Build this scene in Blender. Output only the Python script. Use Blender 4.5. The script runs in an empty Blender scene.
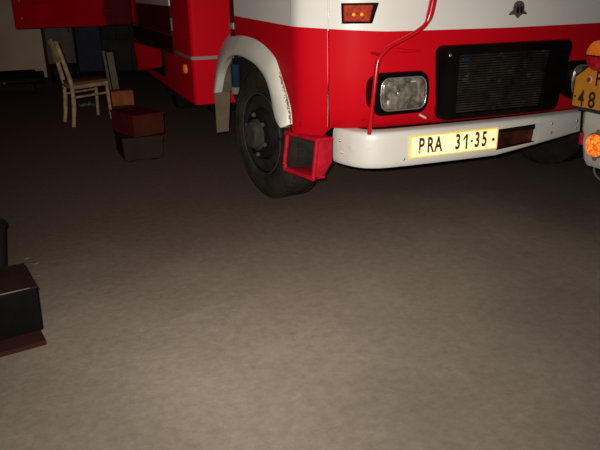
import bpy, bmesh, math, random
from mathutils import Vector, Matrix
random.seed(7)
C = bpy.context.scene.collection
PI = math.pi

# ------------------------------------------------------------------ materials
def nodes_of(m):
    m.use_nodes = True
    return m.node_tree.nodes, m.node_tree.links

def mat(name, col, rough=0.5, metal=0.0, var=0.12, scale=9.0, coat=0.0, emit=None, es=0.0, bump=0.0, bscale=60.0, spec=0.5, dirt_glint=None, dirt_glint_amt=0.0, dscale=5.0):
    m = bpy.data.materials.new(name)
    n, l = nodes_of(m)
    b = n['Principled BSDF']
    tc = n.new('ShaderNodeTexCoord')
    ns = n.new('ShaderNodeTexNoise'); ns.inputs['Scale'].default_value = scale; ns.inputs['Detail'].default_value = 6
    l.new(tc.outputs['Object'], ns.inputs['Vector'])
    rp = n.new('ShaderNodeValToRGB')
    lo = [max(0, c * (1 - var)) for c in col]; hi = [min(1, c * (1 + var)) for c in col]
    rp.color_ramp.elements[0].position = 0.3; rp.color_ramp.elements[1].position = 0.7
    rp.color_ramp.elements[0].color = (*lo, 1); rp.color_ramp.elements[1].color = (*hi, 1)
    l.new(ns.outputs['Fac'], rp.inputs['Fac'])
    out = rp.outputs['Color']
    if dirt_glint:
        n2 = n.new('ShaderNodeTexNoise'); n2.inputs['Scale'].default_value = dscale; n2.inputs['Detail'].default_value = 9; n2.inputs['Roughness'].default_value = 0.7
        l.new(tc.outputs['Object'], n2.inputs['Vector'])
        r2 = n.new('ShaderNodeValToRGB')
        r2.color_ramp.elements[0].position = 0.62 - dirt_glint_amt * 0.3; r2.color_ramp.elements[1].position = 0.85 - dirt_glint_amt * 0.3
        r2.color_ramp.elements[0].color = (0, 0, 0, 1); r2.color_ramp.elements[1].color = (1, 1, 1, 1)
        l.new(n2.outputs['Fac'], r2.inputs['Fac'])
        mx = n.new('ShaderNodeMix'); mx.data_type = 'RGBA'
        l.new(r2.outputs['Color'], mx.inputs['Factor']); l.new(out, mx.inputs['A']); mx.inputs['B'].default_value = (*dirt_glint, 1)
        out = mx.outputs['Result']
    l.new(out, b.inputs['Base Color'])
    b.inputs['Roughness'].default_value = rough
    b.inputs['Metallic'].default_value = metal
    b.inputs['Specular IOR Level'].default_value = spec
    b.inputs['Coat Weight'].default_value = coat
    b.inputs['Coat Roughness'].default_value = 0.08
    if emit:
        b.inputs['Emission Color'].default_value = (*emit, 1); b.inputs['Emission Strength'].default_value = es
    if bump:
        nb = n.new('ShaderNodeTexNoise'); nb.inputs['Scale'].default_value = bscale; nb.inputs['Detail'].default_value = 5
        l.new(tc.outputs['Object'], nb.inputs['Vector'])
        bp = n.new('ShaderNodeBump'); bp.inputs['Strength'].default_value = bump; bp.inputs['Distance'].default_value = 0.01
        l.new(nb.outputs['Fac'], bp.inputs['Height']); l.new(bp.outputs['Normal'], b.inputs['Normal'])
    return m

M = {}
M['red'] = mat('red_enamel', (0.44, 0.0022, 0.008), 0.5, var=0.04, scale=3, coat=0.0, spec=0.05)
M['red_body'] = mat('red_body_enamel', (0.52, 0.001, 0.008), 0.5, var=0.05, scale=3, spec=0.03)
M['red_worn'] = mat('red_step_paint', (0.34, 0.004, 0.014), 0.55, var=0.25, scale=25, spec=0.12, dirt_glint=(0.15, 0.03, 0.03), dirt_glint_amt=0.12, dscale=22)
M['dark_red'] = mat('dark_red_paint_shade', (0.10, 0.002, 0.006), 0.6, var=0.15, spec=0.05)
M['red_door'] = mat('locker_door_red', (0.40, 0.0005, 0.008), 0.7, var=0.12, scale=4, spec=0.0)
M['recess'] = mat('recess_shade_red', (0.05, 0.006, 0.005), 0.8, var=0.2, spec=0.0)  # shade inside the recess put into the colour
M['red_gloss'] = mat('red_tube_enamel', (0.44, 0.003, 0.008), 0.22, var=0.04, spec=0.5)
M['white'] = mat('ivory_enamel', (0.60, 0.575, 0.535), 0.4, var=0.03, scale=3, coat=0.1, spec=0.35)
M['fender'] = mat('fender_white', (0.60, 0.57, 0.50), 0.45, var=0.07, scale=6, coat=0.15, dirt_glint=(0.30, 0.22, 0.13), dirt_glint_amt=0.1, dscale=9)
M['rust'] = mat('rust_stain', (0.22, 0.10, 0.04), 0.9, var=0.5, scale=40)
M['bumper'] = mat('bumper_white', (0.55, 0.53, 0.49), 0.42, var=0.05, scale=5, coat=0.15, dirt_glint=(0.32, 0.29, 0.25), dirt_glint_amt=0.12, dscale=10)
M['rubber'] = mat('tyre_rubber', (0.019, 0.0155, 0.0125), 0.9, var=0.3, scale=14, spec=0.05, bump=0.3, bscale=40, dirt_glint=(0.036, 0.028, 0.021), dirt_glint_amt=0.35, dscale=6)
M['rim'] = mat('wheel_black_paint', (0.0075, 0.0065, 0.006), 0.7, var=0.3, scale=14, spec=0.05)
M['hub'] = mat('hub_dusty_grey', (0.032, 0.027, 0.022), 0.8, var=0.35, scale=30, bump=0.2, spec=0.1)
M['nut'] = mat('worn_steel_nut', (0.05, 0.045, 0.04), 0.8, var=0.2, spec=0.1)
M['flap'] = mat('mud_flap_dusty', (0.125, 0.092, 0.062), 0.9, var=0.12, scale=12, bump=0.15, spec=0.05)
M['well'] = mat('wheel_well_dust', (0.115, 0.09, 0.065), 0.9, var=0.25, scale=8, bump=0.3)
M['black'] = mat('black_plastic', (0.0032, 0.0024, 0.0023), 0.3, var=0.3, scale=12, spec=0.09)
M['slot_red'] = mat('slot_red_paint', (0.035, 0.005, 0.004), 0.3, var=0.9, scale=16, spec=0.3)
M['matblack'] = mat('matte_black', (0.005, 0.0045, 0.004), 0.8, var=0.3, scale=12, spec=0.05)
M['slat'] = mat('grille_slats', (0.026, 0.021, 0.016), 0.6, var=0.6, scale=14, spec=0.1, dirt_glint=(0.19, 0.15, 0.10), dirt_glint_amt=0.16, dscale=22)  # pale blotches mix debris with highlights painted onto the slats
M['chrome'] = mat('dull_chrome', (0.5, 0.48, 0.44), 0.28, metal=0.8, var=0.05)
M['alu'] = mat('aluminium_strip', (0.27, 0.20, 0.17), 0.6, var=0.1, spec=0.2)
M['emblem'] = mat('tarnished_emblem', (0.085, 0.062, 0.05), 0.7, var=0.4, scale=50, spec=0.1)
M['blue_damper'] = mat('blue_damper_paint', (0.007, 0.017, 0.036), 0.7, var=0.2, spec=0.05)
M['pale_metal'] = mat('pale_metal', (0.14, 0.128, 0.10), 0.8, var=0.1, spec=0.05)
M['ink'] = mat('plate_ink', (0.085, 0.022, 0.008), 0.7, var=0.2, spec=0.1)
M['ink_dark'] = mat('plate_ink_dark', (0.025, 0.014, 0.008), 0.7, var=0.2)
M['plate_y'] = mat('reflective_plate', (0.95, 0.85, 0.50), 0.5, var=0.03, scale=20, emit=(1.0, 0.84, 0.42), es=0.48)  # emission stands in for flash light thrown back by the plate
M['plate_edge'] = mat('reflective_plate_edge', (0.85, 0.55, 0.04), 0.5, var=0.05, emit=(1.0, 0.62, 0.05), es=0.32)  # border emission paints the same returned light in yellow
M['plate_o'] = mat('orange_plate', (0.62, 0.24, 0.018), 0.5, var=0.08, scale=20)
M['sticker'] = mat('sticker_red', (0.45, 0.02, 0.03), 0.5)
M['sticker_w'] = mat('sticker_pink', (0.75, 0.5, 0.5), 0.5)
M['amber'] = mat('amber_lens', (0.60, 0.12, 0.012), 0.3, var=0.14, scale=60, emit=(1, 0.22, 0.02), es=0.16, spec=0.25)
M['amber_red'] = mat('dark_amber_lens', (0.27, 0.024, 0.005), 0.4, var=0.5, scale=60, spec=0.02)
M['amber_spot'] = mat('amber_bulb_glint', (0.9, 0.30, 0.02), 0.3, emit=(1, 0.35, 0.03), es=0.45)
M['red_lens'] = mat('red_lens', (0.40, 0.006, 0.02), 0.25, var=0.4, scale=60, emit=(1, 0.03, 0.06), es=0.03, spec=0.3)
M['trailer_white'] = mat('trailer_white', (0.62, 0.60, 0.54), 0.45, var=0.05, coat=0.15, dirt_glint=(0.35, 0.30, 0.24), dirt_glint_amt=0.1, dscale=8)
M['trailer_dark'] = mat('trailer_dark_green', (0.02, 0.022, 0.016), 0.6, var=0.2)
M['chairwood'] = mat('worn_chair_wood', (0.30, 0.20, 0.105), 0.6, var=0.45, scale=14, spec=0.2)
M['chairseat'] = mat('brown_seat_wood', (0.13, 0.05, 0.026), 0.6, var=0.25, scale=10, spec=0.15)
M['crate'] = mat('red_brown_box', (0.046, 0.0105, 0.0055), 0.8, var=0.18, scale=9, spec=0.03)
M['crate_side'] = mat('red_brown_box_dark', (0.06, 0.006, 0.006), 0.8, var=0.2, scale=9, spec=0.03)
M['carton'] = mat('grey_brown_carton', (0.022, 0.0145, 0.0115), 0.95, var=0.12, scale=6, spec=0.03)
M['orange'] = mat('orange_cardboard', (0.27, 0.075, 0.03), 0.85, var=0.25, scale=12, spec=0.05)
M['bluecab'] = mat('navy_steel', (0.024, 0.024, 0.038), 0.7, var=0.15, spec=0.03)
M['greycab'] = mat('grey_steel', (0.115, 0.09, 0.082), 0.7, var=0.12, spec=0.05)
M['plank'] = mat('pale_board', (0.14, 0.115, 0.08), 0.85, var=0.2, scale=10, spec=0.05)
M['cart'] = mat('dark_cart_paint', (0.012, 0.010, 0.008), 0.8, var=0.4, spec=0.05)
M['rag'] = mat('pale_cloth', (0.17, 0.165, 0.175), 0.9, var=0.3, scale=20, spec=0.05)
M['case'] = mat('black_case_leatherette', (0.003, 0.003, 0.0029), 0.8, var=0.3, bump=0.2, spec=0.04)
M['case_lid'] = mat('dark_maroon_lid', (0.018, 0.0085, 0.007), 0.85, var=0.25, spec=0.04)
M['board'] = mat('maroon_board', (0.028, 0.0095, 0.0078), 0.85, var=0.15, scale=7, spec=0.05)
M['bin'] = mat('dark_green_bin', (0.011, 0.0125, 0.0105), 0.7, var=0.2, spec=0.08)
M['glass'] = mat('dark_cab_glass', (0.01, 0.012, 0.012), 0.06, var=0.1)
M['cable'] = mat('grey_cable', (0.12, 0.11, 0.09), 0.6)
M['litter'] = mat('pale_litter', (0.085, 0.07, 0.058), 0.95, var=0.3, scale=40, spec=0.05)

# headlight lens : ribbed glass over a reflector
def lens_mat():
    m = bpy.data.materials.new('headlight_glass'); n, l = nodes_of(m); b = n['Principled BSDF']
    tc = n.new('ShaderNodeTexCoord')
    w = n.new('ShaderNodeTexWave'); w.bands_direction = 'X'; w.inputs['Scale'].default_value = 10; w.inputs['Distortion'].default_value = 1.2
    l.new(tc.outputs['Object'], w.inputs['Vector'])
    v = n.new('ShaderNodeTexNoise'); v.inputs['Scale'].default_value = 24; v.inputs['Detail'].default_value = 4; v.inputs['Distortion'].default_value = 1.0
    l.new(tc.outputs['Object'], v.inputs['Vector'])
    r = n.new('ShaderNodeValToRGB'); r.color_ramp.elements[0].position = 0.36; r.color_ramp.elements[1].position = 0.72
    r.color_ramp.elements[0].color = (0.075, 0.062, 0.047, 1); r.color_ramp.elements[1].color = (0.26, 0.235, 0.19, 1)
    l.new(v.outputs['Fac'], r.inputs['Fac']); l.new(r.outputs['Color'], b.inputs['Base Color'])
    bp = n.new('ShaderNodeBump'); bp.inputs['Strength'].default_value = 0.5; bp.inputs['Distance'].default_value = 0.004
    l.new(w.outputs['Fac'], bp.inputs['Height']); l.new(bp.outputs['Normal'], b.inputs['Normal'])
    b.inputs['Roughness'].default_value = 0.22; b.inputs['Metallic'].default_value = 0.25
    b.inputs['Coat Weight'].default_value = 0.6; b.inputs['Coat Roughness'].default_value = 0.05
    return m
M['lens'] = lens_mat()
M['glint_clip'] = mat('pale_glint', (0.42, 0.39, 0.33), 0.5, var=0.3, scale=40, spec=0.2)  # pale colour of the painted lens glints; the clip shares it

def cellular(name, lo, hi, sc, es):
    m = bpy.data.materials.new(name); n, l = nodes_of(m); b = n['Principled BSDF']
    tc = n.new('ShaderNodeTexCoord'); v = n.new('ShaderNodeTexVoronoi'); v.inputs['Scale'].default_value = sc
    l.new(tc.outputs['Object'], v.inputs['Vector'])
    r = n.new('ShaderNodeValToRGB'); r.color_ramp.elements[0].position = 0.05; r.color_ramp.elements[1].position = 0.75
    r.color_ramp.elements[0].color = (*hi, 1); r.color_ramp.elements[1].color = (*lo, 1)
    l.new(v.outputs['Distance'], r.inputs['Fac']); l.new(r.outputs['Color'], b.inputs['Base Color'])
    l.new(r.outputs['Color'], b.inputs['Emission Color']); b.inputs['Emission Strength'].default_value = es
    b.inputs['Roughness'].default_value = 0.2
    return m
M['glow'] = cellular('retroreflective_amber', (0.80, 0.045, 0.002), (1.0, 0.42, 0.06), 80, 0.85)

def floor_mat():
    m = bpy.data.materials.new('stained_concrete'); n, l = nodes_of(m); b = n['Principled BSDF']
    tc = n.new('ShaderNodeTexCoord')
    def noise(sc, det=6, ro=0.6, dis=0.0):
        x = n.new('ShaderNodeTexNoise'); x.inputs['Scale'].default_value = sc; x.inputs['Detail'].default_value = det
        x.inputs['Roughness'].default_value = ro; x.inputs['Distortion'].default_value = dis
        l.new(tc.outputs['Object'], x.inputs['Vector']); return x
    def ramp(src, stops):
        r = n.new('ShaderNodeValToRGB'); e = r.color_ramp.elements
        while len(e) < len(stops): e.new(0.5)
        for k, (p, c) in enumerate(stops): e[k].position = p; e[k].color = (*c, 1) if len(c) == 3 else c
        l.new(src, r.inputs['Fac']); return r.outputs['Color']
    def mix(f, a, bb, mode='MIX', fac=None):
        x = n.new('ShaderNodeMix'); x.data_type = 'RGBA'; x.blend_type = mode
        if f is not None: l.new(f, x.inputs['Factor'])
        else: x.inputs['Factor'].default_value = fac
        l.new(a, x.inputs['A']); l.new(bb, x.inputs['B']); return x.outputs['Result']
    base = ramp(noise(1.6, 8, 0.6, 0.4).outputs['Fac'], [(0.28, FLOOR_LO), (0.72, FLOOR_HI)])
    fine = ramp(noise(26, 8, 0.75).outputs['Fac'], [(0.3, (0.78, 0.78, 0.78)), (0.7, (1.14, 1.14, 1.14))])
    col = mix(None, base, fine, 'MULTIPLY', 1.0)
    # pale scuffs
    sc = ramp(noise(4.5, 9, 0.72, 0.8).outputs['Fac'], [(0.57, (0, 0, 0)), (0.72, (0.5, 0.5, 0.5))])
    pale = n.new('ShaderNodeRGB'); pale.outputs[0].default_value = (0.30, 0.25, 0.205, 1)
    col = mix(sc, col, pale.outputs[0])
    # small dark oil spots
    sp = ramp(noise(7, 4, 0.5).outputs['Fac'], [(0.69, (0, 0, 0)), (0.78, (0.6, 0.6, 0.6))])
    dk = n.new('ShaderNodeRGB'); dk.outputs[0].default_value = (0.075, 0.06, 0.045, 1)
    col = mix(sp, col, dk.outputs[0])
    # floor turns darker brown towards the back, wavy border
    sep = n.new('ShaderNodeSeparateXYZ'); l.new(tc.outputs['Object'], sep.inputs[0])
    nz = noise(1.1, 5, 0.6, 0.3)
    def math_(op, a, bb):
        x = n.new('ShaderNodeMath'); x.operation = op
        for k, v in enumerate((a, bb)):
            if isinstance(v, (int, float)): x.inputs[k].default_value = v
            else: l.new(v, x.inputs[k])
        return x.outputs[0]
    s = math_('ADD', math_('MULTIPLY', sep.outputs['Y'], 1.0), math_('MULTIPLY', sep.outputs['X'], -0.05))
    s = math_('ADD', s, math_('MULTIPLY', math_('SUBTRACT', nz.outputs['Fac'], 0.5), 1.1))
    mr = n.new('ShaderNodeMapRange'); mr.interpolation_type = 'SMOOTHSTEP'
    mr.inputs['From Min'].default_value = FAR0; mr.inputs['From Max'].default_value = FAR1
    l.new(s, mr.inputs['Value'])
    far_rgb = n.new('ShaderNodeRGB'); far_rgb.outputs[0].default_value = (*FARC, 1)
    far_col = mix(None, far_rgb.outputs[0], fine, 'MULTIPLY', 1.0)
    col = mix(mr.outputs[0], col, far_col)
    l.new(col, b.inputs['Base Color'])
    b.inputs['Roughness'].default_value = 0.8; b.inputs['Specular IOR Level'].default_value = 0.25
    bp = n.new('ShaderNodeBump'); bp.inputs['Strength'].default_value = 0.25; bp.inputs['Distance'].default_value = 0.006
    l.new(noise(45, 6, 0.7).outputs['Fac'], bp.inputs['Height']); l.new(bp.outputs['Normal'], b.inputs['Normal'])
    return m
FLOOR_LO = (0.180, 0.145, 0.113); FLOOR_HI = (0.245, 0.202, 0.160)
FAR0, FAR1 = -1.15, 0.95; FARC = (0.086, 0.055, 0.039)
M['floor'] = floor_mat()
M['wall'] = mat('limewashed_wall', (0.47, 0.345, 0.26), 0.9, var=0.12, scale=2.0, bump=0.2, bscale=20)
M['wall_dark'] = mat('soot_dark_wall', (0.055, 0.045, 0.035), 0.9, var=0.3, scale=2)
M['gate'] = mat('dark_gate_boards', (0.032, 0.027, 0.021), 0.9, var=0.3, scale=3, spec=0.05)

# ------------------------------------------------------------------ mesh helpers
def ml(bm, verts, faces, mi=0):
    vs = [bm.verts.new(v) for v in verts]
    out = []
    for f in faces:
        fc = bm.faces.new([vs[i] for i in f]); fc.material_index = mi; out.append(fc)
    return vs, out

def box(bm, x0, x1, y0, y1, z0, z1, bev=0.0, mi=0, mtx=None, seg=2):
    t = bmesh.new()
    ml(t, [(x0,y0,z0),(x1,y0,z0),(x1,y1,z0),(x0,y1,z0),(x0,y0,z1),(x1,y0,z1),(x1,y1,z1),(x0,y1,z1)],
       [(0,3,2,1),(4,5,6,7),(0,1,5,4),(1,2,6,5),(2,3,7,6),(3,0,4,7)], mi)
    if bev: bmesh.ops.bevel(t, geom=t.edges[:], offset=bev, segments=seg, affect='EDGES', profile=0.5)
    for f in t.faces: f.material_index = mi
    if mtx is not None: bmesh.ops.transform(t, matrix=mtx, verts=t.verts)
    merge(bm, t)

def merge(bm, t):
    me = bpy.data.meshes.new('tmp'); t.to_mesh(me); t.free(); bm.from_mesh(me); bpy.data.meshes.remove(me)

def prism(bm, pts, axis, a0, a1, bev=0.0, mi=0, seg=2, mtx=None):
    """extrude a 2D polygon along an axis; pts are the two remaining coordinates in order"""
    t = bmesh.new()
    def P(p, a):
        return {'X': (a, p[0], p[1]), 'Y': (p[0], a, p[1]), 'Z': (p[0], p[1], a)}[axis]
    n = len(pts)
    vs = [t.verts.new(P(p, a0)) for p in pts] + [t.verts.new(P(p, a1)) for p in pts]
    t.faces.new(vs[:n]); t.faces.new(vs[n:])
    for i in range(n): t.faces.new([vs[i], vs[(i+1) % n], vs[n+(i+1) % n], vs[n+i]])
    bmesh.ops.recalc_face_normals(t, faces=t.faces)
    if bev:
        ed = [e for e in t.edges if (e.verts[0].co - e.verts[1].co).length > bev * 2.2 or True]
        caps = [e for e in t.edges if (e.verts[0] in vs[:n]) == (e.verts[1] in vs[:n])]
        bmesh.ops.bevel(t, geom=caps, offset=bev, segments=seg, affect='EDGES', profile=0.5)
    for f in t.faces: f.material_index = mi
    if mtx is not None: bmesh.ops.transform(t, matrix=mtx, verts=t.verts)
    merge(bm, t)

def smooth_path(pts, sub=4):
    P = [Vector(p) for p in pts]; out = []
    for i in range(len(P) - 1):
        p0, p1, p2, p3 = P[max(i-1, 0)], P[i], P[i+1], P[min(i+2, len(P)-1)]
        for k in range(sub):
            t = k / sub
            out.append(0.5 * ((2*p1) + (p2-p0)*t + (2*p0-5*p1+4*p2-p3)*t*t + (3*p1-p0-3*p2+p3)*t*t*t))
    out.append(P[-1]); return out

def tube(bm, pts, r, seg=12, mi=0, flat=1.0):
    pts = [Vector(p) for p in pts]; n = len(pts); rings = []
    rr = r if isinstance(r, (list, tuple)) else [r] * n
    up = Vector((0, 0, 1))
    for i, p in enumerate(pts):
        d = (pts[min(i+1, n-1)] - pts[max(i-1, 0)]).normalized()
        a = d.cross(up)
        if a.length < 1e-3: a = d.cross(Vector((0, 1, 0)))
        a.normalize(); b = d.cross(a).normalized()
        rings.append([bm.verts.new(p + (a*math.cos(2*PI*k/seg) + b*math.sin(2*PI*k/seg)*flat)*rr[i]) for k in range(seg)])
    for i in range(n-1):
        for k in range(seg):
            f = bm.faces.new([rings[i][k], rings[i][(k+1) % seg], rings[i+1][(k+1) % seg], rings[i+1][k]]); f.material_index = mi; f.smooth = True
    for rg in (rings[0], rings[-1]):
        f = bm.faces.new(rg); f.material_index = mi

def lathe(bm, prof, axis='X', seg=48, mi=0, centre=(0, 0, 0)):
    """prof: list of (a, r) along the axis"""
    rings = []; c = Vector(centre)
    for a, r in prof:
        rg = []
        for k in range(seg):
            t = 2*PI*k/seg
            v = {'X': (a, r*math.cos(t), r*math.sin(t)), 'Y': (r*math.cos(t), a, r*math.sin(t)), 'Z': (r*math.cos(t), r*math.sin(t), a)}[axis]
            rg.append(bm.verts.new(c + Vector(v)))
        rings.append(rg)
    for i in range(len(rings)-1):
        for k in range(seg):
            f = bm.faces.new([rings[i][k], rings[i][(k+1) % seg], rings[i+1][(k+1) % seg], rings[i+1][k]]); f.material_index = mi; f.smooth = True
    for rg in (rings[0], rings[-1]):
        f = bm.faces.new(rg); f.material_index = mi

def loft(bm, rows, mi=0, smooth=True, closed=False):
    R = [[bm.verts.new(p) for p in row] for row in rows]
    fs = []
    for i in range(len(R)-1):
        n = len(R[i])
        for k in range(n if closed else n-1):
            f = bm.faces.new([R[i][k], R[i][(k+1) % n], R[i+1][(k+1) % n], R[i+1][k]]); f.material_index = mi; f.smooth = smooth; fs.append(f)
    return R, fs

def rounded_rect(x0, x1, z0, z1, r, n=5):
    out = []
    for cx, cz, a0 in ((x1-r, z1-r, 0), (x0+r, z1-r, PI/2), (x0+r, z0+r, PI), (x1-r, z0+r, 1.5*PI)):
        for k in range(n+1):
            a = a0 + PI/2*k/n; out.append((cx + r*math.cos(a), cz + r*math.sin(a)))
    return out

def obj(name, bm, mats, parent=None, origin=None, smooth_angle=None, recalc=True, loc=None, rot=None):
    """mesh in world coordinates -> object; vertices made relative to the parent's world position (or to origin)"""
    if recalc: bmesh.ops.recalc_face_normals(bm, faces=bm.faces)
    base = Vector(origin) if origin is not None else (Vector(parent['_w']) if parent is not None else Vector((0, 0, 0)))
    if loc is None: bmesh.ops.translate(bm, verts=bm.verts, vec=-base)
    me = bpy.data.meshes.new(name); bm.to_mesh(me); bm.free()
    for m in (mats if isinstance(mats, (list, tuple)) else [mats]): me.materials.append(m)
    o = bpy.data.objects.new(name, me); C.objects.link(o)
    if smooth_angle:
        for p in me.polygons: p.use_smooth = True
        try: me.set_sharp_from_angle(angle=math.radians(smooth_angle))
        except Exception: pass
    if parent is not None:
        o.parent = parent
        if loc is not None: o.location = loc
        elif origin is not None: o.location = Vector(origin) - Vector(parent['_w'])
    else:
        if loc is not None: o.location = loc
        elif origin is not None: o.location = origin
    if rot: o.rotation_euler = rot
    o['_w'] = tuple(base)
    return o

def thing(name, label, cat, loc, group=None):
    o = bpy.data.objects.new(name, None); C.objects.link(o); o.location = loc; o.empty_display_size = 0.1
    o['label'] = label; o['category'] = cat; o['_w'] = tuple(loc)
    if group: o['group'] = group
    return o

def tag(o, label, cat, group=None):
    o['label'] = label; o['category'] = cat
    if group: o['group'] = group
    return o

def struct(name, bm, m):
    o = obj(name, bm, m); o['kind'] = 'structure'; return o

def text_mesh(bm, s, size, mtx, sx=1.0, depth=0.001, spacing=1.0, bold=0.0, mi=0):
    cu = bpy.data.curves.new('lettering_curve', 'FONT'); cu.body = s; cu.size = size; cu.extrude = depth; cu.offset = bold
    cu.align_x = 'CENTER'; cu.align_y = 'CENTER'; cu.space_character = spacing
    to = bpy.data.objects.new('lettering_tmp', cu); C.objects.link(to)
    dg = bpy.context.evaluated_depsgraph_get(); dg.update()
    me = bpy.data.meshes.new_from_object(to.evaluated_get(dg))
    t = bmesh.new(); t.from_mesh(me)
    bmesh.ops.transform(t, matrix=mtx @ Matrix.Diagonal((sx, 1, 1, 1)), verts=t.verts)
    for f in t.faces: f.material_index = mi
    bpy.data.objects.remove(to); bpy.data.curves.remove(cu); bpy.data.meshes.remove(me)
    merge(bm, t)

def frame(origin, right, up):
    r = Vector(right).normalized(); u = Vector(up).normalized(); n = r.cross(u)
    m = Matrix((r, u, n)).transposed().to_4x4(); m.translation = origin; return m

# ------------------------------------------------------------------ setting
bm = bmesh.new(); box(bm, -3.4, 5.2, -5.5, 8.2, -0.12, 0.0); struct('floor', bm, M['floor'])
bm = bmesh.new(); box(bm, -3.4, -1.16, 7.7, 7.9, 0, 4.0); box(bm, -1.16, 1.9, 7.7, 7.9, 2.7, 4.0); box(bm, 1.9, 5.2, 7.7, 7.9, 0, 4.0)
struct('wall_back', bm, M['wall'])
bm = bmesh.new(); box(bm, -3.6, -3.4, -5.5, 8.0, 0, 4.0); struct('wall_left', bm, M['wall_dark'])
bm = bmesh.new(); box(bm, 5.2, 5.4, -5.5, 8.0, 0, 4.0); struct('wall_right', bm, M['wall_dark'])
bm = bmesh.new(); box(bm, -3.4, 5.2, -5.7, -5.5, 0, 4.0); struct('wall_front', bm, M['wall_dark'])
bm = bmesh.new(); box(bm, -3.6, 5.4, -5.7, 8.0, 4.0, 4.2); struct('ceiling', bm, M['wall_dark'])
bm = bmesh.new()
for k in range(15):
    box(bm, -1.10 + k*0.2, -0.906 + k*0.2, 7.76, 7.80, 0.02, 2.68, 0.004)
for z in (0.35, 1.35, 2.3): box(bm, -1.10, 1.88, 7.72, 7.762, z, z+0.14)
box(bm, -1.16, -1.10, 7.69, 7.8, 0, 2.7); box(bm, 1.84, 1.9, 7.69, 7.8, 0, 2.7)
struct('door_1', bm, M['gate'])

# ------------------------------------------------------------------ fire truck
CX = 1.0455
TR = thing('fire_truck', 'red and white fire truck with yellow front plate PRA 31-35 parked on the concrete floor', 'fire truck', (CX, 2.4, 0))
WZ = 0.983

def plan(half_shift=0.0, inset=0.0):
    h = [(-0.028, 0.335), (-0.0245, 0.302), (-0.012, 0.266), (0.018, 0.230), (0.060, 0.195), (0.0975, 0.166), (0.145, 0.130), (0.20, 0.098), (0.29, 0.068), (0.40, 0.050), (0.62, 0.037), (0.84, 0.031)]
    pts = smooth_path([(x, y, 0) for x, y in h], 3)
    L = [(p.x, p.y) for p in pts] + [(CX, 0.029)]
    full = L + [(2*CX - x, y) for x, y in reversed(L[:-1])]
    out = []
    for x, y in full:
        out.append((CX + (x - CX)*(1 - inset/1.0), y + half_shift))
    return out

bm = bmesh.new()
levels = [(0.472, 0.070, 0.004), (0.505, 0.050, 0.001), (0.62, 0.0, 0.0), (0.80, 0.0, 0.0), (WZ, 0.0, 0.0), (1.0, 0.0, 0.0), (1.15, 0.006, 0.004), (1.28, 0.02, 0.012)]
def wline(x): return 0.978 + 0.006*abs(x - CX) + (0.020*max(0.0, (0.36 - min(x, 2*CX - x))/0.36)**1.2)
rows = [[(x, y, (wline(x) if z == WZ else (wline(x) + 0.02 if z == 1.0 else z))) for x, y in plan(s, i)] for z, s, i in levels]
def hem(x): return min(1.0, max(0.0, (min(x, 2*CX - x) - 0.100)/0.03))   # lower edge steps up behind the bumper
rows[0] = [(x, y, 0.472 + 0.042*hem(x)) for x, y, z in rows[0]]
rows[1] = [(x, y, 0.505 + 0.022*hem(x)) for x, y, z in rows[1]]
R_, fs = loft(bm, rows)
npl = len(rows[0]) - 1
for i, f in enumerate(fs):
    if i // npl >= 4: f.material_index = 1
# flanks with the wheel arch cut out
arch = [(0.375, 0.535), (0.395, 0.605), (0.44, 0.665), (0.495, 0.73), (0.55, 0.785), (0.61, 0.825), (0.72, 0.86), (0.85, 0.885), (1.0, 0.905), (1.14, 0.912), (1.30, 0.905)]
for side in (0, 1):
    fxy = (lambda y: -0.028 - 0.015*(y - 0.335)) if side == 0 else (lambda y: 2*CX + 0.028 + 0.015*(y - 0.335))
    wz_f, wz_r = wline(-0.028), 1.026
    low = [(0.335, 0.474), (0.37, 0.474)] + arch + [(1.30, wz_r), (0.335, wz_f)]
    up = [(0.335, wz_f), (1.30, wz_r), (1.30, 1.28), (0.335, 1.28)]
    for poly, mi in ((low, 0), (up, 1)):
        t = bmesh.new(); f = t.faces.new([t.verts.new((fxy(y), y, z)) for y, z in poly]); f.material_index = mi
        bmesh.ops.triangulate(t, faces=t.faces[:])
        merge(bm, t)
# dark rear pillar strips of the cab
for sx, x in ((1, -0.0425), (-1, 2*CX + 0.0425)):
    t = bmesh.new(); box(t, min(x, x + 0.02*sx), max(x, x + 0.02*sx), 1.298, 1.40, 0.90, 1.28, 0.004, mi=3); merge(bm, t)
# rear wall of the cab, floor of the cab
ml(bm, [(-0.044,1.40,0.5),(2*CX+0.044,1.40,0.5),(2*CX+0.044,1.40,1.28),(-0.044,1.40,1.28)], [(0,1,2,3)], 2)
ml(bm, [(0.25,0.10,0.56),(2*CX-0.25,0.10,0.56),(2*CX-0.25,0.5,0.56),(0.25,0.5,0.56)], [(0,1,2,3)], 2)
obj('cab', bm, [M['red'], M['white'], M['matblack'], M['dark_red']], TR, smooth_angle=40)

# upper cab: pillars, glass, roof (above the frame of the photo)
bm = bmesh.new()
up_levels = [(1.28, 0.02, 0.012), (1.34, 0.03, 0.02), (2.06, 0.17, 0.075), (2.16, 0.24, 0.10), (2.20, 0.36, 0.16)]
rows = []
for z, s, i in up_levels:
    p = [(x, y, z) for x, y in plan(s, i)]
    x0, x1 = p[0][0], p[-1][0]
    rows.append([(x0, 1.40 - i, z)] + p + [(x1, 1.40 - i, z)])
R_, fs = loft(bm, rows, closed=True)
n = len(rows[0])
for i, f in enumerate(fs):
    if i // n == 1:
        k = i % n
        c = f.calc_center_median()
        if (abs(c.x - CX) < 0.82 and c.y < 0.6) or (c.y > 0.55 and c.y < 1.3): f.material_index = 1
bm.faces.new(R_[-1])
obj('cab_roof', bm, [M['white'], M['glass']], TR, smooth_angle=40)

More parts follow.
